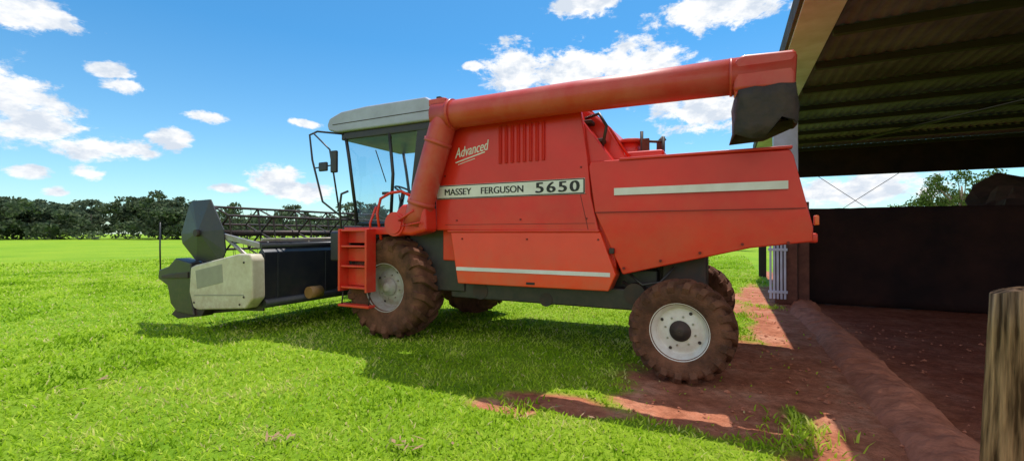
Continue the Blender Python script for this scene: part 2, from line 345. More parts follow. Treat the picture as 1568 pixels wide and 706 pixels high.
tube('lever',[(.6,.3,1.72),(.68,.32,2.3)],.012,BLACK,H,6)
tube('mirror_arm',[(1.55,.8,3.38),(1.95,1.02,3.42),(2.05,1.1,3.35),(1.98,1.1,2.9),(1.72,1.1,2.15),(1.45,.95,1.9),(1.25,.82,1.82)],.018,BLACK,H,8)
tube('mirror_arm_2',[(1.95,1.1,3.37),(1.55,1.1,3.05),(1.45,1.1,2.6),(1.42,1.0,1.95)],.015,BLACK,H,8)
box('mirror_main',1.36,1.50,1.08,1.14,2.64,3.02,BLACK,H,.02)
box('mirror_small',1.60,1.80,1.08,1.13,2.68,2.84,BLACK,H,.02)
tube('mirror_bar',[(1.9,1.1,2.75),(1.4,1.1,2.78)],.012,BLACK,H,8)
# platform, ladder, rails
box('platform',-.25,.95,.82,1.5,1.66,1.70,DARK,H,.01)
box('platform_edge',-.25,.75,1.47,1.53,1.58,1.69,RED,H,.01)
for i,u in enumerate((.66,.12)):
    box('ladder_side_%d'%i,u-.02,u+.02,1.52,1.72,.72,1.66,RED,H,.008)
    tube('ladder_low_strap_%d'%i,[(u,1.62,.75),(u+.02,1.64,.50)],.012,DARK,H,6)
for i,z in enumerate((.78,1.10,1.40,1.64)):
    box('ladder_step_%d'%i,.14,.64,1.52,1.70,z-.015,z+.015,RED,H,.006)
for i,(a,b) in enumerate(((.80,1.06),(1.17,1.37),(1.45,1.64))):
    box('ladder_riser_%d'%i,.14,.64,1.53,1.55,a,b,RED,H,.006)
box('ladder_low_step',.08,.70,1.56,1.70,.485,.525,RED,H,.008)
box('battery_box',.70,1.15,1.0,1.45,1.15,1.62,BLACK,H,.03)
tube('handrail_red',[(.02,1.5,1.5),(.10,1.5,1.9),(.05,1.48,2.12),(-.12,1.46,2.2),(-.3,1.42,2.22),(-.45,1.40,2.15)],.022,RED,H,10)
tube('handrail_red_2',[(.22,1.5,1.3),(.22,1.52,1.75),(.12,1.5,2.0)],.018,RED,H,10)
tube('handrail_black',[(.82,1.5,1.45),(.88,1.5,2.0),(.84,1.5,2.22),(.72,1.48,2.26)],.018,BLACK,H,10)
tube('handrail_far',[(.9,-1.4,1.6),(.9,-1.4,2.3),(.2,-1.4,2.3),(.2,-1.4,1.6)],.018,BLACK,H,10)
prism('feeder_house',[(2.0,.42),(2.0,1.15),(.9,1.62),(-.3,1.62),(-.3,1.0),(.8,.75)],-.62,.62,BLACK,H,.03)
tube('feeder_cylinder',[(.3,.75,.8),(1.7,.75,.6)],.05,STEEL,H)

# header
HV=2.1
prism('header_back',[(1.86,.46),(1.84,1.30),(1.92,1.36),(1.99,1.30),(2.0,.5)],-HV,HV,NAVY,H,.015)
tube('header_top_pipe',[(1.95,-HV,1.40),(1.95,HV,1.40)],.05,NAVY,H,14)
tube('header_low_pipe',[(1.86,-HV,.50),(1.86,HV,.50)],.07,NAVY,H,14)
for i in range(5):
    v=-1.9+i*.94
    box('back_rib_%d'%i,1.83,1.86,v-.015,v+.015,.56,1.28,NAVY,H,.005)
prism('header_floor',[(2.0,.40),(2.0,.48),(2.9,.34),(3.35,.26),(3.35,.22)],-HV,HV,DARK,H,.005)
tube('cross_auger',[(2.55,-2.0,.78),(2.55,2.0,.78)],.16,DARK,H,20)
V=[];F=[]
for s,(a,b) in enumerate(((-2.0,-.5),(2.0,.5))):
    n=120; base=len(V)
    for k in range(n+1):
        v=a+(b-a)*k/n; t=2*math.pi*k/n*3*(1 if s else -1)
        for r in (.15,.29): V.append((2.55+r*math.cos(t),v,.78+r*math.sin(t)))
    for k in range(n): F.append((base+2*k,base+2*k+1,base+2*k+3,base+2*k+2))
mesh('auger_flighting',V,F,STEEL,H,smooth=True)
parts=[]
for i in range(55):
    v=-2.05+i*.076; V0=[Vector((3.33,v-.015,.22)),Vector((3.33,v+.015,.22)),Vector((3.33,v,.26)),Vector((3.46,v,.22))]
    parts.append((V0,[(0,1,2),(0,1,3),(1,2,3),(0,2,3)]))
Vb,Fb=join('x',parts,H); mesh('cutterbar_fingers',Vb,Fb,STEEL,H)
side=[(1.88,.38),(1.88,1.25),(2.6,1.22),(3.5,1.12),(4.0,.95),(4.0,.55),(3.5,.25),(2.2,.36)]
prism('header_end_near',side,HV-.04,HV,BLACK,H,.008)
prism('header_end_far',side,-HV,-HV+.04,BLACK,H,.008)
sh=[(3.42,1.03),(3.3,1.07),(2.15,1.28),(1.88,1.28),(1.82,1.2),(1.80,.60),(1.98,.44),(3.22,.33),(3.34,.36),(3.46,.62)]
for nm,a,b in (('end_shield_near',HV+.002,HV+.22),('end_shield_far',-HV-.22,-HV-.002)):
    prism(nm,sh,a,b,CREAM,H,.03)
prism('end_shield_label',[(3.27,.98),(2.55,1.11),(2.52,.82),(3.22,.68)],HV+.21,HV+.224,LABEL,H,.004)
prism('end_shield_crease',[(3.30,.58),(2.0,.66),(2.0,.64),(3.30,.56)],HV+.21,HV+.223,LABEL,H,.002)
for i,(u,z) in enumerate([(3.3,.45),(2.0,1.15),(2.0,.62),(2.1,.5)]):
    tube('shield_bolt_%d'%i,[(u,HV+.2,z),(u,HV+.232,z)],.016,DARK,H,8)
div=[(3.44,1.10),(3.9,1.17),(4.15,1.02),(4.80,.92),(4.82,.76),(4.35,.66),(4.15,.36),(3.9,.24),(3.35,.22),(3.42,.5)]
for nm,a,b in (('crop_divider_near',[HV-.05]*10,[HV+.2,HV+.2,HV+.18,HV+.02,HV+.02,HV+.1,HV+.15,HV+.18,HV+.2,HV+.2]),('crop_divider_far',[-HV-.2]*10,[-HV+.05]*10)):
    prism(nm,div,a,b,BLACK,H,.02)
prism('divider_rib',[(3.5,.95),(4.3,.86),(4.3,.80),(3.5,.84)],HV+.14,HV+.22,DARK,H,.01)
prism('divider_skid',[(3.1,.34),(3.95,.30),(4.1,.18),(3.9,.12),(3.2,.22)],HV-.02,HV+.16,DARK,H,.01)
tube('divider_rod',[(4.78,HV,.85),(4.80,HV,1.3),(4.80,HV,1.80)],.014,BLACK,H,8)
tube('divider_rod_far',[(4.78,-HV,.85),(4.80,-HV,1.80)],.014,BLACK,H,8)
fan=[(4.02,1.42),(4.06,1.58),(3.82,2.08),(3.72,2.16),(3.20,2.17),(2.84,1.66),(2.78,1.3),(2.9,1.12),(3.6,1.12)]
mesh_pts=[(u,HV+.03,z) for u,z in fan]+[(3.4,HV+.12,1.62)]
o=mesh('reel_end_shield',mesh_pts,[(i,(i+1)%9,9) for i in range(9)],BLACK,H); s_=o.modifiers.new('s','SOLIDIFY'); s_.thickness=.02
mesh_pts=[(u,-HV-.03,z) for u,z in fan]+[(3.4,-HV-.12,1.62)]
o=mesh('reel_end_shield_far',mesh_pts,[(i,(i+1)%9,9) for i in range(9)],BLACK,H); s_=o.modifiers.new('s','SOLIDIFY'); s_.thickness=.02
tube('reel_bearing',[(3.4,HV+.08,1.60),(3.4,HV+.16,1.60)],.06,DARK,H,20)
RC=(3.25,1.60); RR=.46
tube('reel_axle',[(RC[0],-2.05,RC[1]),(RC[0],2.05,RC[1])],.055,DARK,H,14)
parts=[]; ang=[math.radians(20+60*k) for k in range(6)]
vs=[-2.0,-1.2,-.4,.4,1.2,2.0]
for a in ang:
    c=(RC[0]+RR*math.cos(a),RC[1]+RR*math.sin(a))
    parts.append(rodVF((c[0],-2.03,c[1]),(c[0],2.03,c[1]),.022,8))
    for i in range(26):
        v=-1.98+i*.158; parts.append(rodVF((c[0],v,c[1]),(c[0]-.05,v,c[1]-.22),.005,4))
for v in vs:
    for k,a in enumerate(ang):
        c=(RC[0]+RR*math.cos(a),RC[1]+RR*math.sin(a)); a2=ang[(k+1)%6]; c2=(RC[0]+RR*math.cos(a2),RC[1]+RR*math.sin(a2))
        parts.append(rodVF((RC[0],v,RC[1]),(c[0],v,c[1]),.018,6)); parts.append(rodVF((c[0],v,c[1]),(c2[0],v,c2[1]),.014,6))
Vb,Fb=join('x',parts,H); mesh('reel_bats',Vb,Fb,DARK,H)
for i,v in enumerate((HV-.02,-HV+.02)):
    prism('reel_arm_%d'%i,[(1.95,1.36),(1.95,1.44),(3.3,1.66),(4.0,1.60),(4.0,1.55),(3.3,1.56)],v-.03,v+.03,STEEL if i==0 else BLACK,H,.008)
    tube('reel_ram_%d'%i,[(2.05,v,1.1),(2.9,v,1.55)],.03,STEEL,H)
tube('header_lower_bar',[(1.98,-2.0,1.50),(1.98,2.05,1.50)],.022,STEEL,H,8)
for i in range(6):
    v=-1.9+i*.77; tube('bar_post_%d'%i,[(1.95,v,1.38),(1.98,v,1.5)],.014,STEEL,H,6)
tube('stripper_roller',[(1.68,1.18,.60),(1.68,1.42,.60)],.10,BRASS,H,20)
tube('roller_bracket',[(1.84,1.3,.6),(1.70,1.3,.6)],.04,DARK,H,10)
tube('header_hose',[(1.84,.2,1.2),(1.5,.5,1.4),(1.2,.8,1.5)],.02,BLACK,H,8)

# ---------------------------------------------------------------- barn
B=empty('open_barn',ORG,ROT)
ZR=4.6; U0=-5.56; U1=-24.; V0_=3.6; V1_=-12.4
V=[];F=[]; n=int((U0-.45-U1)/.06)
for i in range(n):
    u=U0-.45-i*.06; z=ZR+.02*math.cos(i*math.pi/1.5)
    V+= [(u,V1_,z+.06),(u,V0_,z+.06)]
for i in range(n-1): F.append((2*i,2*i+1,2*i+3,2*i+2))
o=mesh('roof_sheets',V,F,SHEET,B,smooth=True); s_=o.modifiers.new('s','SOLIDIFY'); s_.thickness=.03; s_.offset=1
box('edge_beam',U0-.50,U0,V1_,V0_,ZR-.02,ZR+.22,BWHITE,B,.01)
box('edge_flashing',U0+.002,U0+.05,V1_,V0_,ZR+.0,ZR+.3,SHEET,B,.004)
for i in range(11):
    v=V0_-.3-i*1.55
    box('purlin_%d'%i,U1,U0-.52,v-.05,v+.05,ZR-.08,ZR+.035,PURL,B,.004)
box('far_lintel',U1,U0-.05,V1_-.15,V1_+.05,3.62,ZR-.03,BWALL,B,.01)
tube('roof_brace',[(-8.2,-10.5,ZR-.12),(-13.5,-2.0,ZR-.12)],.04,PURL,B)
box('white_column',-6.08,-5.60,-5.35,-5.05,1.6,ZR-.022,BWHITE,B,.015)
box('column_base',-6.06,-5.62,-5.34,-5.06,0,1.6,POSTM,B,.015)
box('brown_column',-6.30,-6.085,-5.42,-5.2,0,2.3,POSTM,B,.01)
for i,u in enumerate((-5.8,-23.7)): box('back_column_%d'%i,u-.12,u+.12,-12.3,-12.05,0,3.62,PURL,B,.01)
box('front_column',-23.62,-23.38,3.1,3.35,0,ZR-.1,PURL,B,.01)
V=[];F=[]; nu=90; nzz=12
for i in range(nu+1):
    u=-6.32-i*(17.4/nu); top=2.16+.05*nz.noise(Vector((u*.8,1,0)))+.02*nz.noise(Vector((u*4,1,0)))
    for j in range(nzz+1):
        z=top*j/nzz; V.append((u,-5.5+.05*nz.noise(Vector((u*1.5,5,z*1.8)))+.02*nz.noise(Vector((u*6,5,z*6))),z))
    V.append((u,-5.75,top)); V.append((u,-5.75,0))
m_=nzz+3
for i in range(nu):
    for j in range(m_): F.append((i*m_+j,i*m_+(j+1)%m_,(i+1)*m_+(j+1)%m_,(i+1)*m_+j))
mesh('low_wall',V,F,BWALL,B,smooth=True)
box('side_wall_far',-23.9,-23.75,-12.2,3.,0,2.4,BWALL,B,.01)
tube('wire_a',[(-7.5,-12.2,3.62),(-9.2,-12.2,2.2)],.010,PURL,B,5); tube('wire_b',[(-9.8,-12.2,3.62),(-7.9,-12.2,2.2)],.010,PURL,B,5)
Gt=empty('slatted_gate',ORG,ROT)
for i in range(5): box('slat_%d'%i,-5.53-.07*i-.022,-5.53-.07*i+.022,-5.0,-4.97,.12,1.45,BWHITE,Gt,.004)
box('gate_rail',-5.86,-5.48,-4.97,-4.95,1.2,1.26,BWHITE,Gt,.004); box('gate_rail_low',-5.86,-5.48,-4.97,-4.95,.25,.31,BWHITE,Gt,.004)
# kerb: rough earth ledge
V=[];F=[]; n=320; mm=9
for i in range(n+1):
    v=-5.6+i*(10.4)/n; cu=-6.12+.10*nz.noise(Vector((v*.9,7,0)))
    for j in range(mm):
        t=j/(mm-1); off=(t-.5)*.56
        h=.11*math.sin(math.pi*t)**.7*(1+.6*nz.noise(Vector((v*1.3,2,0))))+.035*nz.noise(Vector((v*7,off*9,0)))+.015*nz.noise(Vector((v*19,off*22,3)))
        if j in (0,mm-1): h=-.03
        V.append((cu+off+.02*nz.noise(Vector((v*8,t*5,9))),v,h))
for i in range(n):
    for q in range(mm-1): F.append((mm*i+q,mm*i+q+1,mm*(i+1)+q+1,mm*(i+1)+q))
k_=mesh('earth_kerb',V,F,CONC,None,smooth=True); k_.location=ORG; k_.rotation_euler=(0,0,ROT)
def lumps(name,c,sx,sy,sz,m,seed=0):
    import bmesh
    bm=bmesh.new(); bmesh.ops.create_icosphere(bm,subdivisions=5,radius=1)
    for v in bm.verts:
        d=1+.35*nz.noise(v.co*1.7+Vector((seed,0,0)))+.16*nz.noise(v.co*5)+.07*nz.noise(v.co*14)
        v.co=Vector((v.co.x*sx*d,v.co.y*sy*d,max(v.co.z,-.2)*sz*d))
    me=bpy.data.meshes.new(name); bm.to_mesh(me); bm.free(); me.materials.append(m); o=bpy.data.objects.new(name,me); COL.objects.link(o); o.location=W(*c); o.rotation_euler=(0,0,ROT); return o
lumps('soil_heap',(-13.0,-8.9,0),3.6,2.4,3.2,HEAP,2)
# soil clods
V=[];F=[]
for i in range(700):
    u=random.uniform(-5.95,-3.9); v=random.uniform(-3,3.0)
    if random.random()<.45: u=random.uniform(-9,-5.8)
    r=random.uniform(.005,.02) if random.random()<.93 else random.uniform(.02,.04)
    b0=len(V)
    for p in [(1,0,0),(-1,0,0),(0,1,0),(0,-1,0),(0,0,.8),(0,0,-.6)]: V.append((u+p[0]*r*random.uniform(.7,1.3),v+p[1]*r*random.uniform(.7,1.3),p[2]*r))
    for f in [(0,2,4),(2,1,4),(1,3,4),(3,0,4),(0,2,5),(2,1,5),(1,3,5),(3,0,5)]: F.append(tuple(b0+q for q in f))
k_=mesh('soil_clods',V,F,CONC,None); k_.location=ORG; k_.rotation_euler=(0,0,ROT)
# wooden fence post
WOOD2,nt,b=newmat('fence_post_wood')
tc=nt.nodes.new('ShaderNodeTexCoord'); mp=nt.nodes.new('ShaderNodeMapping'); mp.inputs['Scale'].default_value=(26,26,2.0); nn=nt.nodes.new('ShaderNodeTexNoise'); nn.inputs['Scale'].default_value=1.3; nn.inputs['Detail'].default_value=8
rp=nt.nodes.new('ShaderNodeValToRGB'); rp.color_ramp.elements[0].position=.36; rp.color_ramp.elements[0].color=(.07,.034,.016,1); rp.color_ramp.elements[1].position=.66; rp.color_ramp.elements[1].color=(.58,.31,.16,1)
bp=nt.nodes.new('ShaderNodeBump'); bp.inputs['Strength'].default_value=.9; bp.inputs['Distance'].default_value=.02
L=nt.links; L.new(tc.outputs['Object'],mp.inputs[0]); L.new(mp.outputs[0],nn.inputs['Vector']); L.new(nn.outputs['Fac'],rp.inputs[0]); L.new(rp.outputs[0],b.inputs['Base Color']); L.new(nn.outputs['Fac'],bp.inputs['Height']); L.new(bp.outputs[0],b.inputs['Normal']); b.inputs['Roughness'].default_value=.9; b.inputs['Specular IOR Level'].default_value=.1
V=[];F=[]; n=9; seg=28
for j in range(n+1):
    z=-.1+1.46*j/n
    for k in range(seg):
        t=2*math.pi*k/seg; r=.142-.026*j/n+.007*math.sin(3*t+j*.2)+.004*random.random()
        V.append((r*math.cos(t)+.03*z,r*math.sin(t),z+(.015*math.sin(2*t) if j==n else 0)))
for j in range(n):
    for k in range(seg): F.append((j*seg+k,j*seg+(k+1)%seg,(j+1)*seg+(k+1)%seg,(j+1)*seg+k))
F.append(tuple(range(n*seg,(n+1)*seg)))
o=mesh('wooden_fence_post',V,F,WOOD2,None); o.location=(2.07,1.8,0); o.data.polygons.foreach_set('use_smooth',[len(p.vertices)==4 for p in o.data.polygons])

# ---------------------------------------------------------------- ground
LAT=rng.random((256,256))
def vnoise(x,y,s,o=0):
    x=x*s+o*17.3+1000; y=y*s+o*9.1+1000
    xi=np.floor(x).astype(int); yi=np.floor(y).astype(int); fx=x-xi; fy=y-yi
    fx=fx*fx*(3-2*fx); fy=fy*fy*(3-2*fy)
    a=LAT[xi%256,yi%256]; b=LAT[(xi+1)%256,yi%256]; c=LAT[xi%256,(yi+1)%256]; d=LAT[(xi+1)%256,(yi+1)%256]
    return (a*(1-fx)+b*fx)*(1-fy)+(c*(1-fx)+d*fx)*fy
def fbm(x,y,s,o=0): return .5*vnoise(x,y,s,o)+.28*vnoise(x,y,s*2.1,o+1)+.22*vnoise(x,y,s*4.3,o+2)
def soil(u,v):
    def blob(cu,cv,ru,rv,p=1): return p*np.clip(1.5-np.sqrt(((u-cu)/ru)**2+((v-cv)/rv)**2),0,1)
    m=np.zeros_like(u)
    edge=np.clip((-4.75-u)/.5,0,1)*np.clip((9-np.abs(v+1))/2,0,1)
    edge=np.maximum(edge,np.clip((-5.8-u)/.25,0,1)*np.clip((14-np.abs(v+1))/2,0,1)*1.8)
    m=np.maximum(m,edge*1.15)
    m=np.maximum(m,blob(-4.6,1.6,.95,.85,1.25)); m=np.maximum(m,blob(-4.9,.3,.6,1.5,1.15))
    m=np.maximum(m,blob(-4.45,2.3,.85,.42,1.25)); m=np.maximum(m,blob(-3.25,2.65,.7,.26,1.1)); m=np.maximum(m,blob(-2.8,2.95,.45,.18,.95)); m=np.maximum(m,blob(-4.9,2.1,.5,.7,1.1))
    m=np.maximum(m,blob(-5.0,-4,.8,3.5,.8)); m=np.maximum(m,blob(-5.5,2.8,.4,.8,1.1))
    m=m-.55*np.clip(1.3-np.sqrt(((u+5.22)/.15)**2+((v-2.3)/.6)**2),0,1)-.4*np.clip(1.3-np.sqrt(((u+4.75)/.2)**2+((v-1.75)/.10)**2),0,1)-.7*np.clip(1.3-np.sqrt(((u+4.75)/.35)**2+((v+2.4)/.8)**2),0,1)
    m=m+(fbm(u,v,1.3)-.5)*.8+(fbm(u,v,5,3)-.5)*.6
    return np.clip((m-.42)*2.6,0,1)
N=420; t=np.linspace(-1,1,N); a_=1.6; b_=math.asinh(900/a_)
gu=-4.0+a_*np.sinh(b_*t); gv=2.0+a_*np.sinh(b_*t)
U,Vg=np.meshgrid(gu,gv,indexing='ij'); U=U.ravel(); Vg=Vg.ravel()
near=np.clip(1-np.hypot(U+3,Vg)/25,0,1)
so=soil(U,Vg)
Z=near*((fbm(U,Vg,.8,5)-.5)*.05+(fbm(U,Vg,6,7)-.5)*.05*so) - .015*so*near
inb=(U<-6.2); Z=np.where(inb,Z-.01,Z)
me=bpy.data.meshes.new('grass_ground'); nv=N*N
idx=np.arange(nv).reshape(N,N); q=np.stack([idx[:-1,:-1],idx[1:,:-1],idx[1:,1:],idx[:-1,1:]],-1).reshape(-1,4)
me.vertices.add(nv); me.vertices.foreach_set('co',np.stack([U,Vg,Z],1).ravel())
me.loops.add(q.size); me.loops.foreach_set('vertex_index',q.ravel()); me.polygons.add(len(q)); me.polygons.foreach_set('loop_start',np.arange(0,q.size,4)); me.polygons.foreach_set('use_smooth',np.ones(len(q),bool))
me.update(); me.validate()
at=me.attributes.new('soil','FLOAT','POINT'); at.data.foreach_set('value',so.astype(np.float32))
g=bpy.data.objects.new('ground',me); COL.objects.link(g); g.location=ORG; g.rotation_euler=(0,0,ROT)
m,nt,b=newmat('ground_mat'); N_=nt.nodes; L=nt.links
tc=N_.new('ShaderNodeTexCoord')
def noise(scale,detail=6,rough=.6):
    n=N_.new('ShaderNodeTexNoise'); n.inputs['Scale'].default_value=scale; n.inputs['Detail'].default_value=detail; n.inputs['Roughness'].default_value=rough; L.new(tc.outputs['Object'],n.inputs['Vector']); return n
def ramp(src,stops):
    r=N_.new('ShaderNodeValToRGB'); e=r.color_ramp.elements
    e[0].position=stops[0][0]; e[0].color=(*stops[0][1],1); e[1].position=stops[-1][0]; e[1].color=(*stops[-1][1],1)
    for p,c in stops[1:-1]:
        x=e.new(p); x.color=(*c,1)
    L.new(src,r.inputs[0]); return r
n1=noise(.12,7,.75); n2=noise(9,6,.85); n3=noise(2.2,6); n4=noise(11,5,.7)
gr1=ramp(n2.outputs['Fac'],[(.32,(.11,.19,.012)),(.5,(.22,.36,.020)),(.7,(.34,.47,.05))])
gr2=ramp(n1.outputs['Fac'],[(.38,(.74,.86,.7)),(.5,(1.,1.,1.)),(.62,(1.15,1.05,1.1))])
mg=N_.new('ShaderNodeMix'); mg.data_type='RGBA'; mg.blend_type='MULTIPLY'; mg.inputs[0].default_value=1; L.new(gr1.outputs[0],mg.inputs[6]); L.new(gr2.outputs[0],mg.inputs[7])
so1=ramp(n3.outputs['Fac'],[(.3,(.38,.125,.065)),(.52,(.52,.20,.115)),(.72,(.64,.31,.20))])
so2=ramp(n4.outputs['Fac'],[(.35,(.70,.68,.66)),(.62,(1.12,1.12,1.12))])
mso=N_.new('ShaderNodeMix'); mso.data_type='RGBA'; mso.blend_type='MULTIPLY'; mso.inputs[0].default_value=1; L.new(so1.outputs[0],mso.inputs[6]); L.new(so2.outputs[0],mso.inputs[7])
# barn floor: soil colour darker from the kerb inward
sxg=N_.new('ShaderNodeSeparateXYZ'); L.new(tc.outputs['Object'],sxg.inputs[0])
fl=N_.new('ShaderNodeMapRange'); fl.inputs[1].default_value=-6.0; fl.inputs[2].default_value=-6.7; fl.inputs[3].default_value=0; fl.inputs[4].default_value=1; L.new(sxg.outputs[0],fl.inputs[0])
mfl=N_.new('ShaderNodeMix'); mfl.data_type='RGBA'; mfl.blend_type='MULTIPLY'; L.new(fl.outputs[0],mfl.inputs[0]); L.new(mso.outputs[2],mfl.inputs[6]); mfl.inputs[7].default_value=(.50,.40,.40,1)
at=N_.new('ShaderNodeAttribute'); at.attribute_name='soil'
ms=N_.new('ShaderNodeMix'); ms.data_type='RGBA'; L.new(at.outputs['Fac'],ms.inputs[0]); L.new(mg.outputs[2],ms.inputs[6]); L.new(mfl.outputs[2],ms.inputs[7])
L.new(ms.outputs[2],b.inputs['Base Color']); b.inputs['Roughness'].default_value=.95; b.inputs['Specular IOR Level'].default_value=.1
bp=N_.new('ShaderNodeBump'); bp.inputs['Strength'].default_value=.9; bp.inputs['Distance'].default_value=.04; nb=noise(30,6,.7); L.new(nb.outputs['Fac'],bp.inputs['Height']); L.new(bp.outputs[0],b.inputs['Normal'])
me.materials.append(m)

# grass blades
def leafmat(name,cols,trans=.5):
    m,nt,b=newmat(name); N_=nt.nodes; L=nt.links; N_.remove(b); o=[n for n in N_ if n.type=='OUTPUT_MATERIAL'][0]
    a=N_.new('ShaderNodeAttribute'); a.attribute_name='rnd'
    r=N_.new('ShaderNodeValToRGB'); e=r.color_ramp.elements; e[0].color=(*cols[0],1); e[1].color=(*cols[-1],1)
    for i,c in enumerate(cols[1:-1]):
        x=e.new((i+1)/(len(cols)-1)); x.color=(*c,1)
    L.new(a.outputs['Fac'],r.inputs[0])
    d=N_.new('ShaderNodeBsdfDiffuse'); t=N_.new('ShaderNodeBsdfTranslucent'); mx=N_.new('ShaderNodeMixShader'); mx.inputs[0].default_value=trans
    L.new(r.outputs[0],d.inputs[0]); L.new(r.outputs[0],t.inputs[0]); L.new(d.outputs[0],mx.inputs[1]); L.new(t.outputs[0],mx.inputs[2]); L.new(mx.outputs[0],o.inputs[0])
    return m
GRASSM=leafmat('grass_blade',[(.12,.24,.010),(.27,.45,.018),(.42,.60,.035),(.58,.70,.10),(.70,.60,.28)],.4)
nb_=260000
r=rng.uniform(0,1,nb_)**1.2*34+2.3; th=rng.uniform(-math.radians(58),math.radians(54),nb_)
x=r*np.sin(th); y=r*np.cos(th)
du=x-ORG.x; dv=y-ORG.y; bu=cr*du+sr*dv; bv=-sr*du+cr*dv
s=soil(bu,bv)
keep=(rng.random(nb_)>s*1.3)&(bu>-5.75)&(rng.random(nb_)<np.clip((37-r)/15,0,1))
keep|=(rng.random(nb_)<.015)&(bu>-5.75)
bu=bu[keep];bv=bv[keep];r=r[keep]; s=s[keep]
tall=np.zeros(len(bu))
tc_=[(-4.75,-2.3),(-4.95,-3.1),(-4.6,-1.6),(-5.2,2.35),(-5.1,2.7),(-5.45,-4.4),(-3.0,3.0),(1.6,3.7),(3.2,4.2)]
for (cu,cv) in tc_:
    k=110; bu=np.append(bu,cu+rng.normal(0,.16,k)); bv=np.append(bv,cv+rng.normal(0,.13,k)); r=np.append(r,np.full(k,5.)); s=np.append(s,np.zeros(k)); tall=np.append(tall,rng.uniform(.0,.045,k))
n=len(bu)
patch=fbm(bu,bv,.9,11); patch2=fbm(bu,bv,3.1,15)
h=(.020+.030*rng.random(n)+.05*np.clip(patch-.52,0,1)+.04*np.clip(patch2-.55,0,1)+tall)*(1+.02*r)*(1-.5*s)
wd=(.0035+.0035*rng.random(n))*(1+.12*r)
fa=rng.uniform(0,2*math.pi,n); la=rng.uniform(0,2*math.pi,n); lean=h*rng.uniform(.3,1.4,n)
dx=np.cos(fa)*wd; dy=np.sin(fa)*wd; lx=np.cos(la)*lean; ly=np.sin(la)*lean
z0=np.zeros(n)-.008+ (fbm(bu,bv,.8,5)-.5)*.05*np.clip(1-np.hypot(bu+3,bv)/25,0,1)
P=np.empty((n,5,3))
P[:,0]=np.stack([bu-dx,bv-dy,z0],1); P[:,1]=np.stack([bu+dx,bv+dy,z0],1)
P[:,2]=np.stack([bu+dx*.8+lx*.35,bv+dy*.8+ly*.35,z0+h*.6],1); P[:,3]=np.stack([bu-dx*.8+lx*.35,bv-dy*.8+ly*.35,z0+h*.6],1)
P[:,4]=np.stack([bu+lx,bv+ly,z0+h],1)
me=bpy.data.meshes.new('grass'); me.vertices.add(n*5); me.vertices.foreach_set('co',P.ravel())
base=np.arange(n)[:,None]*5; lo_=(base+np.array([0,1,2,3,3,2,4])[None]).ravel()
me.loops.add(n*7); me.loops.foreach_set('vertex_index',lo_); me.polygons.add(n*2)
ls=np.empty((n,2),int); ls[:,0]=np.arange(n)*7; ls[:,1]=np.arange(n)*7+4; me.polygons.foreach_set('loop_start',ls.ravel()); me.update(); me.validate()
at=me.attributes.new('rnd','FLOAT','POINT'); rv=np.clip(rng.normal(.45,.17,n)+(patch-.5)*-.8+(patch2-.5)*.7-tall*1.5,0,.9); rv=np.where(rng.random(n)<.035,1,rv); at.data.foreach_set('value',np.repeat(rv,5).astype(np.float32))
me.materials.append(GRASSM); go=bpy.data.objects.new('grass',me); COL.objects.link(go); go.location=ORG; go.rotation_euler=(0,0,ROT)

# leaf clusters for trees
def leafmesh(name,C,size,m,loc=(0,0,0)):
    n=len(C); a=rng.normal(size=(n,3)); a/=np.linalg.norm(a,axis=1)[:,None]; b=np.cross(a,rng.normal(size=(n,3))); b/=np.linalg.norm(b,axis=1)[:,None]
    sz=size*rng.uniform(.5,1.2,n)[:,None]
    P=np.stack([C-a*sz,C+b*sz*.6,C+a*sz,C-b*sz*.6],1)
    me=bpy.data.meshes.new(name); me.vertices.add(n*4); me.vertices.foreach_set('co',P.ravel()); me.loops.add(n*4); me.loops.foreach_set('vertex_index',np.arange(n*4)); me.polygons.add(n); me.polygons.foreach_set('loop_start',np.arange(0,n*4,4)); me.update()
    at=me.attributes.new('rnd','FLOAT','POINT'); at.data.foreach_set('value',np.repeat(rng.random(n),4).astype(np.float32))
    me.materials.append(m); o=bpy.data.objects.new(name,me); COL.objects.link(o); o.location=loc; return o
TREEM=leafmat('hazed_tree_leaves',[(.06,.09,.06),(.10,.135,.08),(.17,.20,.115)],.3)  # distance haze put into the leaf colours as a bluish tint
C=[]
def pxw(px,D): return (px-784)/680*D
for i in range(190):
    px=rng.uniform(-60,1240); D=rng.uniform(105,145)
    if px<290: hh=rng.choice([8.0,9.5,10.5,11.5])*rng.uniform(.9,1.05)
    else: hh=rng.choice([5.0,6.0,7.5,9.5],p=[.35,.3,.2,.15])*rng.uniform(.9,1.1)
    if 200<px<250: hh=12.
    cx=pxw(px,D); spread=hh*.26
    k=int(6+hh*1.0)
    for j in range(k):
        zz=rng.uniform(.25,.92); c=np.array([cx+rng.normal()*spread*(1.15-zz*.5),D+rng.normal()*2,hh*zz]); rad=rng.uniform(.7,1.7)
        d=rng.normal(size=(60,3)); d/=np.linalg.norm(d,axis=1)[:,None]; C.append(c+d*rad*rng.uniform(.5,1.1,(60,1))*np.array([1.2,1,.65]))
for i in range(320):
    px=rng.uniform(-100,1260); D=rng.uniform(104,125); cx=pxw(px,D); d=rng.normal(size=(50,3)); d/=np.linalg.norm(d,axis=1)[:,None]; C.append(np.array([cx,D,rng.uniform(.8,3.6)])+d*np.array([2.6,1.5,1.6])*rng.uniform(.4,1,(50,1)))
C=np.concatenate(C); C[:,2]=np.maximum(C[:,2],.1)
dt=empty('distant_trees')
o=leafmesh('foliage',C,.50,TREEM); o.parent=dt
parts=[]
for i in range(40):
    px=rng.uniform(-60,1240); D=rng.uniform(110,120); cx=pxw(px,D); parts.append(rodVF((cx,D,0),(cx+rng.normal()*.5,D,rng.uniform(4,7)),.14,5))
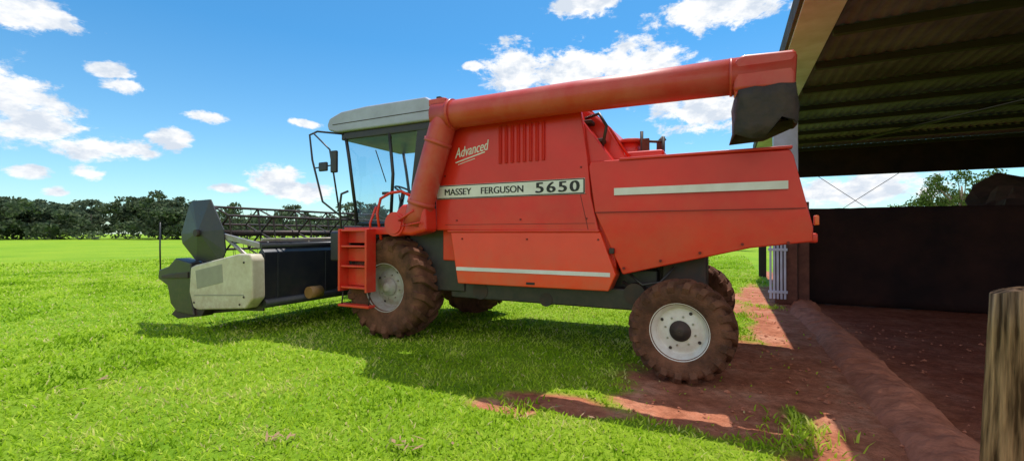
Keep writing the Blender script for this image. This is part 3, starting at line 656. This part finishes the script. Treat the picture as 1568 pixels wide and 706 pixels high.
TR=mat('distant_bark',(.12,.10,.08),.9)
Vb,Fb=join('x',parts,None); o=mesh('trunks',Vb,Fb,TR,dt)
TREE2=leafmat('near_tree_leaves',[(.05,.08,.02),(.09,.14,.03),(.15,.20,.06)],.35)
def tree(loc,hgt,rad,nclump,seed):
    T=empty('broadleaf_tree',loc)
    tube('trunk',[(0,0,-.1),(.1,.05,hgt*.3),(-.05,0,hgt*.55),(0,.1,hgt*.8)],.2,WOOD,T,10,radii=[.28,.2,.13,.05])
    C=[]
    for j in range(nclump):
        t=rng.uniform(0,2*math.pi); rr=rad*math.sqrt(rng.uniform(0,1)); c=np.array([rr*math.cos(t),rr*math.sin(t),hgt*rng.uniform(.5,.95)-.15*rr])
        tube('limb_%d'%j,[(0,0,hgt*.4),tuple((np.array([0,0,hgt*.4])+c)/2+np.array([0,0,.2])),tuple(c)],.03,WOOD,T,5,radii=[.07,.045,.015])
        d=rng.normal(size=(160,3)); d/=np.linalg.norm(d,axis=1)[:,None]; C.append(c+d*rng.uniform(.35,.85)*rng.uniform(.3,1.1,(160,1)))
    o=leafmesh('foliage',np.concatenate(C),.11,TREE2); o.parent=T
tree((pxw(1475,34),34,0),6.5,4.0,60,1)
tree((pxw(1125,42),42,0),4.2,2.2,18,2)

# debris
V=[];F=[]
for (px,py,k,sp) in [(640,688,12,.12),(425,678,9,.08),(170,583,5,.06),(1150,515,14,.3),(250,600,3,.1),(100,600,3,.1),(905,640,4,.2)]:
    D=1.6*680/(py-357); cx=(px-784)/680*D
    for j in range(k):
        c=Vector((cx+random.gauss(0,sp),D+random.gauss(0,sp*.5),.04+.02*random.random())); a=random.uniform(0,6.28); l=random.uniform(.02,.07); w=random.uniform(.006,.016)
        d=Vector((math.cos(a),math.sin(a),random.uniform(-.3,.4)))*l; e=Vector((-math.sin(a),math.cos(a),random.uniform(-.3,.3)))*w; b0=len(V)
        V+=[c-d,c+e,c+d,c-e]; F.append((b0,b0+1,b0+2,b0+3))
DRY=mat('dry_leaf',(.34,.21,.11),.9,col2=(.16,.09,.05),scale=20)
mesh('dry_leaves',V,F,DRY,None)

# ---------------------------------------------------------------- light
el=math.radians(69); az=math.radians(27)
sd=Vector((math.sin(az)*math.cos(el),math.cos(az)*math.cos(el),math.sin(el)))
sl=bpy.data.lights.new('sun','SUN'); sl.energy=5.0; sl.angle=math.radians(.5); sl.color=(1,.96,.89)
so_=bpy.data.objects.new('sun',sl); COL.objects.link(so_); so_.rotation_euler=sd.to_track_quat('Z','Y').to_euler(); so_.location=(0,0,30)
w=bpy.data.worlds.new('World'); S.world=w; w.use_nodes=True; nt=w.node_tree; N_=nt.nodes; L=nt.links
bg=N_['Background']; bg.inputs[1].default_value=.15
sky=N_.new('ShaderNodeTexSky'); sky.sky_type='NISHITA'; sky.sun_disc=False; sky.sun_elevation=el; sky.sun_rotation=az; sky.altitude=300; sky.air_density=1.0; sky.dust_density=.5; sky.ozone_density=2.0
tc=N_.new('ShaderNodeTexCoord'); sx=N_.new('ShaderNodeSeparateXYZ'); L.new(tc.outputs['Generated'],sx.inputs[0])
def M(op,a,b=None,c=None):
    n=N_.new('ShaderNodeMath'); n.operation=op
    for i,v in enumerate((a,b,c)):
        if v is None: continue
        if isinstance(v,(int,float)): n.inputs[i].default_value=v
        else: L.new(v,n.inputs[i])
    return n.outputs[0]
AZ=M('ARCTAN2',sx.outputs[0],sx.outputs[1]); EL=M('ARCSINE',sx.outputs[2])
def wn(scale,detail,rough,stretch=(1,1,1.8),dist=0):
    mp=N_.new('ShaderNodeMapping'); mp.inputs['Scale'].default_value=stretch; L.new(tc.outputs['Generated'],mp.inputs[0])
    n=N_.new('ShaderNodeTexNoise'); n.inputs['Scale'].default_value=scale; n.inputs['Detail'].default_value=detail; n.inputs['Roughness'].default_value=rough; n.inputs['Distortion'].default_value=dist; L.new(mp.outputs[0],n.inputs['Vector']); return n.outputs['Fac']
blobs=[(15,145,75,52),(60,190,85,38),(150,225,100,20),(30,18,95,30),(170,108,38,13),(190,132,36,12),(262,213,34,20),(318,180,34,11),(45,265,36,12),(135,267,32,12),(425,275,46,27),(455,292,55,20),(355,290,32,9),(470,190,30,7),(85,293,26,11),
(785,105,58,42),(870,108,88,42),(970,100,98,42),(1080,165,95,44),(725,100,16,9),(895,5,60,24),(1110,12,115,36),(1310,292,130,28)]
tot=None
for px,py,rx,ry in blobs:
    a=math.atan((px-784)/680); hyp=math.hypot(680,px-784); e=math.atan((357-py)/hyp)
    sa=rx/680*math.cos(a)**2; se=ry/hyp*math.cos(e)**2
    d1=M('MULTIPLY_ADD',AZ,1/sa,-a/sa); d2=M('MULTIPLY_ADD',EL,1/se,-e/se)
    q=M('MULTIPLY_ADD',d1,d1,M('MULTIPLY',d2,d2))
    tot=q if tot is None else M('MINIMUM',tot,q)
tot=M('MAXIMUM',M('SUBTRACT',1.0,M('SQRT',tot)),-1.0)
tot=M('MAXIMUM',tot,M('MULTIPLY_ADD',sx.outputs[1],-1.3,-.15))  # unseen cloud bank behind the camera, added to lift the shaded side
f1=wn(19,8,.66,dist=.2)
den=M('MULTIPLY_ADD',tot,1.0,M('MULTIPLY',M('SUBTRACT',f1,.5),2.7))
mr=N_.new('ShaderNodeMapRange'); mr.interpolation_type='SMOOTHSTEP'; mr.inputs[1].default_value=-.06; mr.inputs[2].default_value=.42; L.new(den,mr.inputs[0])
sh1=wn(20,5,.6)
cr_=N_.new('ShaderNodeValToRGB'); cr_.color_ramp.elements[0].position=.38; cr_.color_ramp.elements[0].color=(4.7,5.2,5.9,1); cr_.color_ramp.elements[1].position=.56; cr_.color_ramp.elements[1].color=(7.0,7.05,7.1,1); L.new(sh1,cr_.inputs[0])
tint=N_.new('ShaderNodeValToRGB'); tint.color_ramp.elements[0].position=0.0; tint.color_ramp.elements[0].color=(.78,1.,1.,1); tint.color_ramp.elements[1].position=.38; tint.color_ramp.elements[1].color=(.32,.80,1.0,1); L.new(sx.outputs[2],tint.inputs[0])
hs=N_.new('ShaderNodeMix'); hs.data_type='RGBA'; hs.blend_type='MULTIPLY'; hs.inputs[0].default_value=1; L.new(sky.outputs[0],hs.inputs[6]); L.new(tint.outputs[0],hs.inputs[7])
vm=N_.new('ShaderNodeVectorMath'); vm.operation='SCALE'; vm.inputs[3].default_value=1.12; L.new(hs.outputs[2],vm.inputs[0])
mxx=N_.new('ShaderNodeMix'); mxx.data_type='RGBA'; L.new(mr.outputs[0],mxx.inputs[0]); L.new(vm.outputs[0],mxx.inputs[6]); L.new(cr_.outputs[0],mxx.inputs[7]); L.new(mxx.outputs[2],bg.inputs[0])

# ---------------------------------------------------------------- camera
cd=bpy.data.cameras.new('camera'); cd.sensor_width=36; cd.lens=36*680/1568; cd.clip_end=3000; cd.clip_start=.05
co=bpy.data.objects.new('camera',cd); COL.objects.link(co); co.location=(0,0,1.6); co.rotation_euler=(math.radians(90+.34),0,0); S.camera=co
